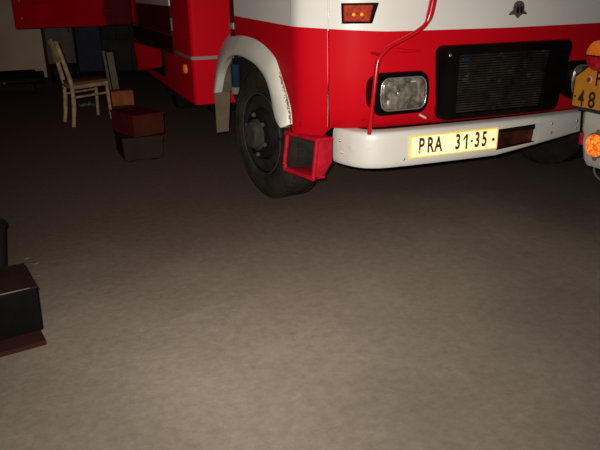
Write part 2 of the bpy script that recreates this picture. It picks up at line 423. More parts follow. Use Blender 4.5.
# vertical cab seam (left corner), raised door edge
bm = bmesh.new()
tube(bm, [(0.0965, 0.1635, 0.53), (0.0965, 0.1635, 0.8), (0.0965, 0.1645, 1.0), (0.101, 0.169, 1.15), (0.112, 0.182, 1.28)], 0.0045, 8)
o_ = obj('cab_seam', bm, [M['white']], TR)
bm = bmesh.new()
tube(bm, [(-0.012, 0.274, 0.52), (-0.006, 0.264, 0.62), (0.003, 0.252, 0.74), (0.008, 0.245, 0.86), (0.010, 0.243, 0.965)], 0.0035, 8)
obj('door_edge', bm, [M['red']], TR)
bm = bmesh.new()
tube(bm, [(0.0975, 0.161, 0.53), (0.0975, 0.161, 0.8), (0.0975, 0.162, 0.99)], 0.005, 8)
obj('cab_seam', bm, [M['red']], TR)

# wheel arch fender (left), mirrored copy on the right
inner = [(1.764, 0.494), (1.685, 0.586), (1.614, 0.655), (1.507, 0.718), (1.383, 0.767), (1.259, 0.793), (1.143, 0.805), (0.974, 0.802), (0.819, 0.788), (0.711, 0.764), (0.626, 0.733), (0.562, 0.688), (0.518, 0.63), (0.491, 0.566), (0.446, 0.52), (0.369, 0.503)]
ridge = [(1.852, 0.488), (1.793, 0.607), (1.731, 0.689), (1.631, 0.764), (1.461, 0.835), (1.286, 0.868), (1.106, 0.883), (0.922, 0.881), (0.773, 0.862), (0.653, 0.829), (0.572, 0.795), (0.511, 0.75), (0.452, 0.695), (0.402, 0.635), (0.368, 0.574), (0.342, 0.517)]
junc = [(1.977, 0.498), (1.892, 0.665), (1.813, 0.755), (1.686, 0.831), (1.518, 0.893), (1.32, 0.928), (1.143, 0.932), (0.981, 0.926), (0.831, 0.91), (0.693, 0.882), (0.579, 0.844), (0.519, 0.793), (0.462, 0.733), (0.405, 0.669), (0.357, 0.604), (0.339, 0.525)]
def dense(l): return [(p.x, p.y) for p in smooth_path([(a, b, 0) for a, b in l], 4)]
inner, ridge, junc = dense(inner), dense(ridge), dense(junc)
def fender_bm(mirror):
    bm = bmesh.new()
    fx = (lambda x: 2*CX - x) if mirror else (lambda x: x)
    rows = []
    for a, r, j in zip(inner, ridge, junc):
        m1 = (a[0]*0.45 + r[0]*0.55, a[1]*0.45 + r[1]*0.55)
        m2 = (r[0]*0.55 + j[0]*0.45, r[1]*0.55 + j[1]*0.45)
        rows.append([(fx(-0.03), a[0], a[1]+0.002), (fx(-0.078), a[0], a[1]), (fx(-0.084), a[0]*0.85+r[0]*0.15, a[1]*0.85+r[1]*0.15), (fx(-0.078), m1[0], m1[1]),
                     (fx(-0.062), r[0], r[1]), (fx(-0.047), m2[0]-0.004, m2[1]+0.003), (fx(-0.027), j[0], j[1])])
    R_, fs = loft(bm, rows)
    # rust along the front edge next to the door panel
    nst = len(rows)
    for i, f in enumerate(fs):
        st, c = i // 6, i % 6
        if c == 5 and st > nst*0.80: f.material_index = 0
    return bm
obj('fender', fender_bm(False), [M['fender'], M['rust']], TR, smooth_angle=50)
obj('fender', fender_bm(True), [M['fender'], M['rust']], TR, smooth_angle=50)
# rust flakes along fender edge
bm = bmesh.new()
for k in range(240):
    q = (0.76 + 0.235*random.random()**0.8)*(len(junc)-1); i = int(q); fr = q - i
    j = tuple(junc[i][c]*(1-fr) + junc[i+1][c]*fr for c in (0, 1)); r = tuple(ridge[i][c]*(1-fr) + ridge[i+1][c]*fr for c in (0, 1))
    a = abs(random.gauss(0, 0.13))
    y, z, x = j[0]*(1-a) + r[0]*a, j[1]*(1-a) + r[1]*a + 0.003, -0.03 - 0.04*a - 0.006
    s = random.uniform(0.001, 0.0040)
    bmesh.ops.create_icosphere(bm, subdivisions=1, radius=s, matrix=Matrix.Translation((x, y - 0.004, z)) @ Matrix.Diagonal((0.6, 1.0, 1.6, 1)))
o_ = obj('rust_spots', bm, M['rust'], TR); o_['kind'] = 'stuff'

# wheel wells
for mirror in (0, 1):
    bm = bmesh.new(); fx = (lambda x: 2*CX - x) if mirror else (lambda x: x)
    rows = [[(fx(-0.05), y, z + 0.004), (fx(0.40), y, z + 0.004)] for y, z in inner]
    loft(bm, rows)
    ml(bm, [(fx(0.40), 0.43, 0.42), (fx(0.40), 1.80, 0.42), (fx(0.40), 1.75, 0.85), (fx(0.40), 0.45, 0.85)], [(0, 1, 2, 3)])
    obj('wheel_well', bm, M['well'], TR)
    bm = bmesh.new()
    prism(bm, [(fx(-0.073), 0.203), (fx(0.014), 0.206), (fx(0.038), 0.46), (fx(0.038), 0.58), (fx(-0.045), 0.58), (fx(-0.075), 0.49)], 'Y', 1.80, 1.812)
    obj('mud_flap', bm, M['flap'], TR)
# blue damper seen inside the wheel arch
bm = bmesh.new(); 
lathe(bm, [(0.592, 0.026), (0.596, 0.030), (0.73, 0.030), (0.735, 0.024)], 'Z', 20, 0, (-0.045, 1.32, 0))
lathe(bm, [(0.545, 0.022), (0.55, 0.028), (0.588, 0.028), (0.592, 0.022)], 'Z', 20, 1, (-0.05, 1.32, 0))
tube(bm, [(-0.045, 1.32, 0.545), (-0.03, 1.30, 0.36)], 0.012, 10, 2)
tube(bm, [(-0.045, 1.32, 0.735), (-0.03, 1.33, 0.80)], 0.012, 10, 2)
obj('damper', bm, [M['blue_damper'], M['pale_metal'], M['matblack']], TR, smooth_angle=40)

# front step: red frame box in front of the wheel
def step_bm(mirror):
    bm = bmesh.new(); fx = (lambda x: 2*CX - x) if mirror else (lambda x: x)
    A, B = (0.046, 0.185), (-0.036, 0.41)     # outer front and outer rear corners in plan
    Ci, Di = (0.128, 0.185), (0.075, 0.41)
    prism(bm, [(fx(A[0]-.004), A[1]-.006), (fx(Ci[0]+.004), Ci[1]-.006), (fx(Di[0]), Di[1]+.02), (fx(B[0]-.004), B[1]+.02)], 'Z', 0.452, 0.474, 0.004)
    prism(bm, [(fx(A[0]), 0.462), (fx(Ci[0]), 0.455), (fx(Ci[0]), 0.345), (fx(0.086), 0.282), (fx(0.024), 0.256), (fx(0.024), 0.30)], 'Y', 0.185, 0.197, 0.003)
    prism(bm, [(fx(0.026), A[1]), (fx(0.088), A[1]), (fx(0.06), B[1]), (fx(B[0]-.012), B[1])], 'Z', 0.262, 0.276, 0.003)
    tube(bm, [(fx(A[0]+.002), 0.191, 0.462), (fx(0.026), 0.191, 0.268)], 0.0125, 10)
    tube(bm, smooth_path([(fx(B[0]+.008), B[1], 0.463), (fx(B[0]-.004), B[1], 0.38), (fx(B[0]-.014), B[1], 0.29), (fx(B[0]-.004), B[1]-.02, 0.268)], 4), 0.0125, 10)
    tube(bm, [(fx(B[0]-.012), B[1], 0.272), (fx(0.026), 0.191, 0.264)], 0.0135, 10)
    tube(bm, [(fx(B[0]+.006), B[1], 0.464), (fx(A[0]), 0.191, 0.464)], 0.012, 10)
    return bm
for mi in (False, True): obj('front_step', step_bm(mi), M['red_worn'], TR, smooth_angle=40)

# wheels ------------------------------------------------------------
def tyre_bm(r=0.385, w=0.205):
    bm = bmesh.new()
    prof = [(0.012, 0.228), (-0.004, 0.245), (-0.012, 0.275), (-0.015, 0.305), (-0.010, 0.335), (0.000, 0.358), (0.012, 0.373), (0.022, 0.380), (0.05, r), (w-0.05, r), (w-0.022, 0.380), (w-0.008, 0.365), (w+0.012, 0.31), (w+0.008, 0.26), (w-0.01, 0.228)]
    lathe(bm, prof, 'X', 72)
    # tread blocks
    for k in range(60):
        a = 2*PI*k/60
        for x0, x1, da in ((0.018, 0.058, 0.0), (0.068, 0.100, 0.05), (0.108, 0.14, 0.0), (0.15, 0.188, 0.05)):
            m = Matrix.Rotation(a + da, 4, 'X')
            box(bm, x0, x1, -0.0125, 0.0125, r-0.008, r+0.0005, mtx=m)
    # raised sidewall ring lines
    for rr in (0.262, 0.318):
        tube(bm, [(-0.0125 if rr < .3 else -0.0135, rr*math.cos(2*PI*k/60), rr*math.sin(2*PI*k/60)) for k in range(61)], 0.003, 6)
    return bm
def rim_bm():
    bm = bmesh.new()
    lathe(bm, [(0.16, 0.228), (0.02, 0.228), (0.004, 0.236), (-0.006, 0.236), (-0.006, 0.229), (0.01, 0.222), (0.03, 0.205), (0.075, 0.196), (0.085, 0.186), (0.06, 0.168), (0.005, 0.150), (-0.024, 0.142), (-0.032, 0.13), (-0.034, 0.02)], 'X', 64)
    return bm
def hub_bm():
    bm = bmesh.new()
    lathe(bm, [(-0.03, 0.092), (-0.040, 0.092), (-0.046, 0.086), (-0.046, 0.080), (-0.074, 0.075), (-0.082, 0.068), (-0.084, 0.04), (-0.084, 0.01)], 'X', 40)
    return bm
def make_wheel(loc, rz, flip=False, name='wheel', first=None):
    w = thing(name, '', '', (0, 0, 0)); del w['label']; del w['category']
    w.parent = TR; w.location = Vector(loc) - Vector(TR['_w']); w.rotation_euler = (0, 0, rz)
    w['_w'] = (0, 0, 0)
    if first:
        for ch in first.children:
            c = ch.copy(); C.objects.link(c); c.parent = w
        return w
    obj('tyre', tyre_bm(), M['rubber'], w, smooth_angle=35)
    obj('rim', rim_bm(), M['rim'], w, smooth_angle=35)
    bm = bmesh.new(); tube(bm, [(-0.0075, 0.234*math.cos(2*PI*k/64), 0.234*math.sin(2*PI*k/64)) for k in range(65)], 0.0045, 8)
    obj('rim_edge', bm, M['hub'], w, smooth_angle=60)
    obj('hub', hub_bm(), M['hub'], w, smooth_angle=35)
    for k in range(6):
        a = 2*PI*k/6 + 0.35
        bm = bmesh.new()
        lathe(bm, [(-0.030, 0.014), (-0.046, 0.014), (-0.046, 0.009), (-0.052, 0.009), (-0.053, 0.006)], 'X', 6, 0, (0, 0.114*math.cos(a), 0.114*math.sin(a)))
        obj('lug_nut', bm, M['nut'], w)
    return w
w1 = make_wheel((-0.048, 0.80, 0.3855), math.radians(9.5))
make_wheel((2*CX + 0.045, 0.80, 0.3855), math.radians(180 + 9.5), first=w1)
make_wheel((0.06, 4.15, 0.3855), 0, first=w1)
make_wheel((2*CX - 0.06, 4.15, 0.3855), PI, first=w1)

# bumper -------------------------------------------------------------
bp = [(0.158, 0.235), (0.163, 0.195), (0.180, 0.140), (0.205, 0.085), (0.25, 0.035), (0.33, 0.005), (0.464, -0.006)]
bpath = [(p.x, p.y) for p in smooth_path([(a, b, 0) for a, b in bp], 4)]
bpath += [(0.60, -0.008), (0.80, -0.009), (0.984, -0.009), (1.262, 0.004), (1.45, 0.018), (1.58, 0.030), (1.68, 0.048)]
bpath += [(p.x, p.y) for p in smooth_path([(1.74, 0.065, 0), (1.82, 0.10, 0), (1.88, 0.155, 0), (1.91, 0.21, 0), (1.92, 0.25, 0)], 3)]
def badj(x, z):  # the lower edge sits higher towards the far end
    t = max(0.0, x - 0.98)
    return z + t*(0.115 if z < 0.35 else 0.072 if z < 0.40 else 0.025 if z < 0.48 else 0.0)
bm = bmesh.new()
zr = [(0.338, 0.012), (0.332, 0.004), (0.338, -0.002), (0.362, -0.004), (0.472, -0.004), (0.497, -0.002), (0.508, 0.004), (0.513, 0.014), (0.513, 0.075)]
rows = []
for i, (x, y) in enumerate(bpath):
    p0 = Vector(bpath[max(i-1, 0)]); p1 = Vector(bpath[min(i+1, len(bpath)-1)]); d = (p1 - p0).normalized(); nrm = Vector((-d.y, d.x))
    rows.append([(x + nrm.x*dz, y + nrm.y*dz, badj(x, z)) for z, dz in zr])
i_s = [i for i, p in enumerate(bpath) if abs(p[0]-0.984) < 1e-4][0]
R_, fs = loft(bm, rows)
kill = fs[i_s*(len(zr)-1) + 3]
bmesh.ops.delete(bm, geom=[kill], context='FACES_ONLY')
# recess behind the opening
a, b_ = bpath[i_s], bpath[i_s+1]
za, zb, zc_, zd = badj(a[0], .362), badj(b_[0], .362), badj(b_[0], .472), badj(a[0], .472)
ml(bm, [(a[0], a[1]-0.004, za), (b_[0], b_[1]-0.004, zb), (b_[0], b_[1]-0.004, zc_), (a[0], a[1]-0.004, zd),
        (a[0], a[1]+0.045, za), (b_[0], b_[1]+0.045, zb), (b_[0], b_[1]+0.045, zc_), (a[0], a[1]+0.045, zd)],
   [(0, 1, 5, 4), (1, 2, 6, 5), (2, 3, 7, 6), (3, 0, 4, 7)], 1)
bump = obj('bumper', bm, [M['bumper'], M['black']], TR, smooth_angle=50, recalc=True)
bm = bmesh.new()
box(bm, 0.984, 1.262, 0.028, 0.036, 0.358, 0.482)
obj('slot_panel', bm, M['slot_red'], bump)
bm = bmesh.new(); prism(bm, [(1.262, 0.380), (1.262, 0.480), (1.257, 0.480), (1.244, 0.379)], 'Y', -0.004, 0.028)
obj('slot_end', bm, M['bumper'], bump)
bm = bmesh.new(); box(bm, 0.99, 1.25, 0.016, 0.03, 0.446, 0.470, 0.003); obj('slot_bracket', bm, M['matblack'], bump)
for (x, y, z) in [(0.165, 0.165, 0.455), (0.172, 0.155, 0.395), (1.35, 0.004, 0.468), (1.35, 0.004, 0.420), (1.535, 0.018, 0.466), (1.535, 0.018, 0.425), (0.43, -0.014, 0.372)]:
    bm = bmesh.new(); bmesh.ops.create_uvsphere(bm, u_segments=12, v_segments=8, radius=0.0075, matrix=Matrix.Translation((x, y, z)) @ Matrix.Diagonal((1, 0.6, 1, 1)))
    obj('bolt', bm, M['chrome'], bump, smooth_angle=60)
# black cross member under the bumper, chassis rails
bm = bmesh.new(); box(bm, 0.45, 1.65, 0.35, 0.43, 0.34, 0.46, 0.01); box(bm, 0.62, 0.72, 0.35, 6.2, 0.42, 0.56); box(bm, 1.36, 1.46, 0.35, 6.2, 0.42, 0.56)
tube(bm, [(0.1, 0.8, 0.385), (2*CX-0.1, 0.8, 0.385)], 0.045, 14); tube(bm, [(0.2, 4.15, 0.385), (2*CX-0.2, 4.15, 0.385)], 0.06, 14)
obj('chassis', bm, M['matblack'], TR)

# front number plate
pz0, pz1, px0, px1 = 0.372, 0.486, 0.458, 0.982
bm = bmesh.new()
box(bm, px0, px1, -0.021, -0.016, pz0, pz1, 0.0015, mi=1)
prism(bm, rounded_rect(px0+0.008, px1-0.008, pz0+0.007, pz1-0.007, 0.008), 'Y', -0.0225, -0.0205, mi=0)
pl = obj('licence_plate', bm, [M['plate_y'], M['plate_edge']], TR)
def on_plate(x, z): return frame((x, -0.0228, z), (1, 0, 0), (0, 0, 1))
zc = (pz0 + pz1)/2
for ch, x in (('P', 0.522), ('R', 0.574), ('A', 0.620), ('3', 0.735), ('1', 0.780), ('3', 0.852), ('5', 0.896)):
    bm = bmesh.new()
    if ch == '1':
        prism(bm, [(x+0.003, zc-0.0385), (x+0.013, zc-0.0385), (x+0.013, zc+0.0385), (x+0.003, zc+0.0385), (x-0.013, zc+0.018), (x-0.013, zc+0.006), (x+0.003, zc+0.022)], 'Y', -0.0234, -0.0226)
    else: text_mesh(bm, ch, 0.108, on_plate(x, zc), sx=0.60 if ch != '1' else 0.8, depth=0.0006, bold=0.0026)
    obj('plate_character', bm, M['ink'], pl)
bm = bmesh.new(); box(bm, 0.812, 0.825, -0.0234, -0.0226, zc-0.006, zc+0.005); obj('plate_dash', bm, M['ink'], pl)
for x, z in ((0.507, zc-0.024), (0.951, zc-0.004)):
    bm = bmesh.new(); lathe(bm, [(-0.0235, 0.0085), (-0.027, 0.007), (-0.028, 0.003)], 'Y', 12, 0, (x, 0, z))
    obj('plate_screw', bm, M['plate_edge'] if x < 0.7 else M['ink'], pl)

# grille --------------------------------------------------------------
def warp(pts, q):
    # q: four corners (x, z): bottom-left, bottom-right, top-right, top-left; pts in the unit square
    out = []
    for u, v in pts:
        out.append(tuple((1-u)*(1-v)*q[0][k] + u*(1-v)*q[1][k] + u*v*q[2][k] + (1-u)*v*q[3][k] for k in (0, 1)))
    return out
def unit_rr(ru, rv, n=6):
    out = []
    for cx, cz, a0 in ((1-ru, 1-rv, 0), (ru, 1-rv, PI/2), (ru, rv, PI), (1-ru, rv, 1.5*PI)):
        for k in range(n+1):
            a = a0 + PI/2*k/n; out.append((cx + ru*math.cos(a), cz + rv*math.sin(a)))
    return out
def skew_rect(): return warp(unit_rr(0.05, 0.11), [(0.632, 0.543), (1.362, 0.543), (1.428, 0.908), (0.608, 0.908)])
bm = bmesh.new()
outer = skew_rect(); inn = warp(unit_rr(0.03, 0.06), [(0.724, 0.568), (1.246, 0.572), (1.290, 0.866), (0.728, 0.866)])
n = len(outer)
def ring(pts, y): return [(x, y, z) for x, z in pts]
loft(bm, [ring(outer, 0.045), ring(outer, 0.006), ring([(x*0.985+CX*0.015, z*0.985+0.716*0.015) for x, z in outer], -0.004), ring(inn, 0.0), ring(inn, 0.034)], smooth=False, closed=True)
gr = obj('grille', bm, M['black'], TR, smooth_angle=35)
bm = bmesh.new(); ml(bm, [(0.68, 0.0275, 0.56), (1.26, 0.0275, 0.56), (1.31, 0.0275, 0.88), (0.68, 0.0275, 0.88)], [(0, 1, 2, 3)])
obj('grille_backing', bm, M['matblack'], gr)
bm = bmesh.new()
for k in range(23):
    z = 0.575 + k*0.0125
    prism(bm, [(0.012, z), (0.006, z+0.002), (0.016, z+0.0072), (0.022, z+0.006)], 'X', 0.738, 1.244 + 0.042*(z - 0.57)/0.3)
obj('grille_slats', bm, M['slat'], gr)
bm = bmesh.new(); lathe(bm, [(-0.002, 0.008), (-0.010, 0.007), (-0.011, 0.002)], 'Y', 12, 0, (0.668, 0, 0.862))
obj('grille_screw', bm, M['chrome'], gr)
bm = bmesh.new(); box(bm, 0.748, 0.785, 0.002, 0.008, 0.826, 0.846, 0.002); obj('blue_reflection', bm, M['blue_damper'], gr)  # small blue block painted in for a faint reflection

# headlights -----------------------------------------------------------
def barrel(x0, x1, z0, z1, bow, n=10, r=0.25):
    """rounded lamp outline: flat top and bottom, bowed sides"""
    out = []
    for u, v in unit_rr(0.12, 0.2, 5):
        x = x0 + (x1-x0)*u; z = z0 + (z1-z0)*v
        b = bow*(1 - (2*v-1)**2)
        out.append((x + b*(1 if u > 0.5 else -0.55), z))
    return out
def dens(p, n=3):
    out = []
    for i in range(len(p)):
        a, b = p[i], p[(i+1) % len(p)]
        L = math.hypot(a[0]-b[0], a[1]-b[1]); m = max(1, int(L/0.02))
        for k in range(m): out.append((a[0]+(b[0]-a[0])*k/m, a[1]+(b[1]-a[1])*k/m))
    return out
def bowed(x0, x1, z0, z1, bow):
    p = dens([(x0 + (x1-x0)*u, z0 + (z1-z0)*v) for u, v in unit_rr(0.13, 0.2, 5)])
    zc = (z0+z1)/2; hz = (z1-z0)/2; xc = (x0+x1)/2; hx = (x1-x0)/2
    return [(x + bow*(1 - ((z-zc)/hz)**2)*((x-xc)/hx), z) for x, z in p]
bm = bmesh.new()
q0 = bowed(0.262, 0.540, 0.597, 0.800, 0.016)
q1 = [(0.40 + (x-0.40)*0.985, 0.698 + (z-0.698)*0.97) for x, z in q0]
q2 = [(0.405 + (x-0.405)*0.94, 0.697 + (z-0.697)*0.90) for x, z in q0]
lens_o = [(0.416 + (x-0.401)*0.80, 0.696 + (z-0.6985)*0.755) for x, z in q0]
qr = [(0.405 + (x-0.405)*0.93, 0.702 + (z-0.702)*0.80) for x, z in q0]
loft(bm, [ring(qr, 0.085), ring(q0, 0.0), ring(q1, -0.014), ring(q2, -0.018), ring(lens_o, -0.005)], closed=True)
hl = obj('headlight', bm, M['black'], TR, smooth_angle=45)
bm = bmesh.new()
rows = []
cxl = sum(p[0] for p in lens_o)/len(lens_o); czl = sum(p[1] for p in lens_o)/len(lens_o)
for s, y in ((1.0, -0.005), (0.97, -0.012), (0.85, -0.018), (0.6, -0.023), (0.3, -0.026), (0.05, -0.027)):
    rows.append([(cxl + (x-cxl)*s, y, czl + (z-czl)*s) for x, z in lens_o])
R_, _ = loft(bm, rows, closed=True); bm.faces.new(R_[-1])
obj('headlight_lens', bm, M['lens'], hl, smooth_angle=60)
bm = bmesh.new()
bmesh.ops.create_uvsphere(bm, u_segments=16, v_segments=8, radius=0.016, matrix=Matrix.Translation((0.385, -0.021, 0.70)) @ Matrix.Diagonal((1, 0.5, 0.8, 1)))
obj('bulb_cap', bm, M['chrome'], hl, smooth_angle=60)
for gx, gz, ga, gb in ((0.330, 0.662, 0.010, 0.014), (0.478, 0.668, 0.016, 0.010), (0.462, 0.752, 0.020, 0.005), (0.345, 0.728, 0.012, 0.006)):  # bright glints on the lens modelled as small pale blobs
    bm = bmesh.new()
    bmesh.ops.create_uvsphere(bm, u_segments=12, v_segments=8, radius=1.0, matrix=Matrix.Translation((gx, -0.0165, gz)) @ Matrix.Diagonal((ga, 0.006, gb, 1)))
    obj('pale_glint', bm, M['glint_clip'], hl, smooth_angle=60)
bm = bmesh.new()
tube(bm, [(x, -0.0125, z) for x, z in lens_o] + [(lens_o[0][0], -0.0125, lens_o[0][1])], 0.0035, 8)
obj('lens_rim', bm, M['chrome'], hl, smooth_angle=60)
h2 = hl.copy(); C.objects.link(h2); h2.location.x += 1.145
for ch in list(hl.children):
    c = ch.copy(); C.objects.link(c); c.parent = h2

# chrome clip below the headlight
bm = bmesh.new(); tube(bm, [(0.532, 0.028, 0.580), (0.568, 0.024, 0.560)], 0.006, 8); obj('clip', bm, M['glint_clip'], TR, smooth_angle=60)
# mirror arm's shadow line shaped as a thin red bead
bm = bmesh.new()
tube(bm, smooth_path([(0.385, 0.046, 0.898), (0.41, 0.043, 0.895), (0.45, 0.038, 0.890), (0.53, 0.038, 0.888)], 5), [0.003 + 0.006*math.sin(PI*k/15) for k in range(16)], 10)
obj('arm_shadow_line', bm, M['red'], TR, smooth_angle=60)

# turn signal on the left corner (and its twin)
def signal(mirror):
    fx = (lambda x: 2*CX - x) if mirror else (lambda x: x)
    # local frame along the rounded corner
    p0, p1 = Vector((0.146, 0.118)), Vector((0.290, 0.052))
    d = (p1-p0); L = d.length; d.normalize(); nn = Vector((d.y, -d.x))
    def P(u, v, z): q = p0 + d*u + nn*v; return (fx(q.x), q.y, z)
    bm = bmesh.new()
    out = [(-0.004, 1.112), (L+0.010, 1.112), (L-0.018, 1.022), (0.000, 1.022)]
    inn = [(0.006, 1.105), (L-0.014, 1.104), (L-0.030, 1.030), (0.008, 1.031)]
    loft(bm, [[P(u, -0.05, z) for u, z in out], [P(u, 0.022, z) for u, z in out], [P(u, 0.026, z) for u, z in inn], [P(u, 0.018, z) for u, z in inn]], closed=True, smooth=False)
    s = obj('turn_signal', bm, M['black'], TR)
    bm = bmesh.new()
    R_, _ = loft(bm, [[P(u, 0.016, z) for u, z in inn], [P(u, 0.029, z) for u, z in inn], [P(u*0.94+0.005, 0.034, z*0.94+1.068*0.06) for u, z in inn]], closed=True, smooth=False)
    bm.faces.new(R_[-1]); obj('signal_lens', bm, M['amber_red'], s)
    bm = bmesh.new()
    for u in (0.055, 0.092):
        bmesh.ops.create_uvsphere(bm, u_segments=12, v_segments=8, radius=0.0085, matrix=Matrix.Translation(P(u, 0.031, 1.062)) @ Matrix.Diagonal((1, 0.8, 1, 1)))
    obj('bulb_glint', bm, M['amber_spot'], s, smooth_angle=60)
signal(False); signal(True)

# red mirror arm in front of the cab
bm = bmesh.new()
pts = [(0.551, -0.035, 1.160), (0.538, -0.035, 1.119), (0.525, -0.035, 1.058), (0.506, -0.035, 1.016), (0.470, -0.035, 0.989), (0.413, -0.035, 0.961), (0.351, -0.035, 0.936), (0.308, -0.035, 0.914), (0.275, -0.035, 0.881), (0.257, -0.035, 0.842), (0.240, -0.033, 0.682), (0.238, -0.005, 0.515)]
sp = smooth_path(pts, 4)
rad = [0.0165 if p.z > 1.05 else (0.0165 - 0.0065*min(1, (1.05 - p.z)/0.03)) for p in sp]
tube(bm, sp, rad, 12)
tube(bm, [(0.28, -0.03, 0.886), (0.28, 0.07, 0.886)], 0.007, 8)
tube(bm, [(0.551, -0.035, 1.16), (0.58, -0.03, 1.30)], 0.0165, 12)
ma = obj('mirror_arm', bm, M['red_gloss'], TR, smooth_angle=60)
bm = bmesh.new(); prism(bm, rounded_rect(0.50, 0.70, 1.30, 1.58, 0.03), 'Y', -0.05, -0.02, 0.005); obj('mirror', bm, M['black'], ma)

# emblem on the white panel
bm = bmesh.new()
ex, ez = 1.072, 1.068
prism(bm, [(ex + 0.031*math.copysign(abs(math.sin(a))**0.75, math.sin(a)), ez + 0.000 + 0.036*math.cos(a)) for a in [2*PI*k/28 for k in range(28)]], 'Y', 0.016, 0.03, 0.004)
prism(bm, [(ex-0.018, ez-0.026), (ex-0.052, ez-0.030), (ex-0.047, ez-0.019), (ex-0.024, ez-0.004)], 'Y', 0.02, 0.03)
prism(bm, [(ex+0.018, ez-0.026), (ex+0.052, ez-0.030), (ex+0.047, ez-0.019), (ex+0.024, ez-0.004)], 'Y', 0.02, 0.03)
prism(bm, [(ex-0.020, ez-0.026), (ex+0.020, ez-0.026), (ex, ez-0.046)], 'Y', 0.02, 0.03)
em = obj('emblem', bm, M['emblem'], TR)
bm = bmesh.new(); box(bm, ex-0.018, ex-0.004, 0.0135, 0.017, ez-0.022, ez+0.010, 0.001); box(bm, ex+0.004, ex+0.018, 0.0135, 0.017, ez-0.022, ez+0.010, 0.001)
obj('emblem_relief', bm, M['matblack'], em)

# small silver catch behind the door
bm = bmesh.new(); box(bm, -0.054, -0.044, 1.30, 1.395, 0.945, 0.985, 0.004); box(bm, -0.058, -0.053, 1.315, 1.38, 0.957, 0.973, 0.002)
obj('door_catch', bm, M['alu'], TR)

# equipment body -------------------------------------------------------
bx0, bx1, by0, by1, bz0, bz1 = -0.12, 2*CX + 0.12, 2.28, 5.6, 0.333, 2.3
bm = bmesh.new()
r = 0.035
corner = [(bx0 + r - r*math.cos(a), by0 + r - r*math.sin(a)) for a in [PI/2*k/6 for k in range(7)]]
left = [(bx0, by1)] + corner
right = [(2*CX - x, y) for x, y in reversed(left)]
outl = left + right
rows = [[(x, y, z) for x, y in outl] for z in (bz0, 0.69, 1.055, 1.6, bz1)]
R_, fs = loft(bm, rows, closed=True, smooth=True)
f = bm.faces.new(R_[0]); f.material_index = 1; bm.faces.new(R_[-1])
body = obj('equipment_body', bm, [M['red_body'], M['matblack']], TR, smooth_angle=40)
# aluminium rubbing strip round the front and side
bm = bmesh.new()
outl_s = [(x, min(y, 2.9)) for x, y in outl]
so = [(x - 0.006 if x < CX else x + 0.006, y - 0.006 if y < 2.5 else y) for x, y in outl_s]
loft(bm, [[(x, y, z) for x, y in ll] for ll, z in ((outl_s, 0.673), (so, 0.676), (so, 0.698), (outl_s, 0.701))], smooth=False)
obj('rubbing_strip', bm, M['alu'], body)
# recess shade painted as a flat dark band, plus panels on the side facing us
bm = bmesh.new(); box(bm, -0.128, -0.118, 3.0, 5.5, 0.655, 0.81, 0.002); obj('recess_shade_band', bm, M['recess'], body)
bm = bmesh.new(); box(bm, -0.135, -0.119, 2.985, 5.0, 0.82, 1.05, 0.006)
dpl = obj('locker_panel', bm, M['dark_red'], body)
bm = bmesh.new(); box(bm, -0.137, -0.119, 2.985, 5.0, 1.055, 1.9, 0.004); obj('shutter', bm, M['white'], body)
bm = bmesh.new(); tube(bm, [(-0.135, 2.93, 0.86), (-0.135, 2.93, 0.96)], 0.010, 8); obj('locker_catch', bm, M['pale_metal'], body, smooth_angle=60)
bm = bmesh.new(); tube(bm, [(-0.127, 2.945, 0.34), (-0.127, 2.945, 1.5)], 0.006, 8); obj('locker_edge', bm, M['dark_red'], body, smooth_angle=60)
bm = bmesh.new(); box(bm, -0.14, -0.119, 5.35, 5.6, 0.80, 1.6, 0.006); obj('corner_panel', bm, M['red_door'], body)
bm = bmesh.new(); box(bm, -0.19, -0.119, 5.05, 5.2, 0.80, 0.84, 0.004); obj('grab_handle', bm, M['black'], body)
# amber side marker
bm = bmesh.new(); 
lathe(bm, [(-0.119, 0.034), (-0.132, 0.034), (-0.138, 0.026), (-0.140, 0.004)], 'X', 20, 0, (0, 2.53, 0.585))
bmesh.ops.scale(bm, vec=(1, 1.5, 1.05), verts=bm.verts, space=Matrix.Translation((0, -2.53, -0.585)))
obj('side_marker', bm, M['amber'], body, smooth_angle=50)
# swung open lower locker door
bm = bmesh.new()
ml(bm, [(-0.126, 3.655, 0.49), (-0.302, 4.0, 0.432), (-0.322, 4.0, 0.700), (-0.126, 3.655, 0.648), (-0.120, 3.668, 0.49), (-0.296, 4.012, 0.432), (-0.316, 4.012, 0.700), (-0.120, 3.668, 0.648)],
   [(0, 1, 2, 3), (4, 7, 6, 5), (0, 4, 5, 1), (1, 5, 6, 2), (2, 6, 7, 3), (3, 7, 4, 0)])
ld = obj('open_locker_door', bm, M['red_door'], body)
bm = bmesh.new(); tube(bm, [(-0.128, 3.50, 0.42), (-0.128, 3.50, 0.64)], 0.012, 8); obj('door_handle', bm, M['rim'], ld, smooth_angle=60)
bm = bmesh.new(); box(bm, -0.124, -0.117, 3.58, 5.3, 0.40, 0.66); obj('locker_opening', bm, M['matblack'], body)
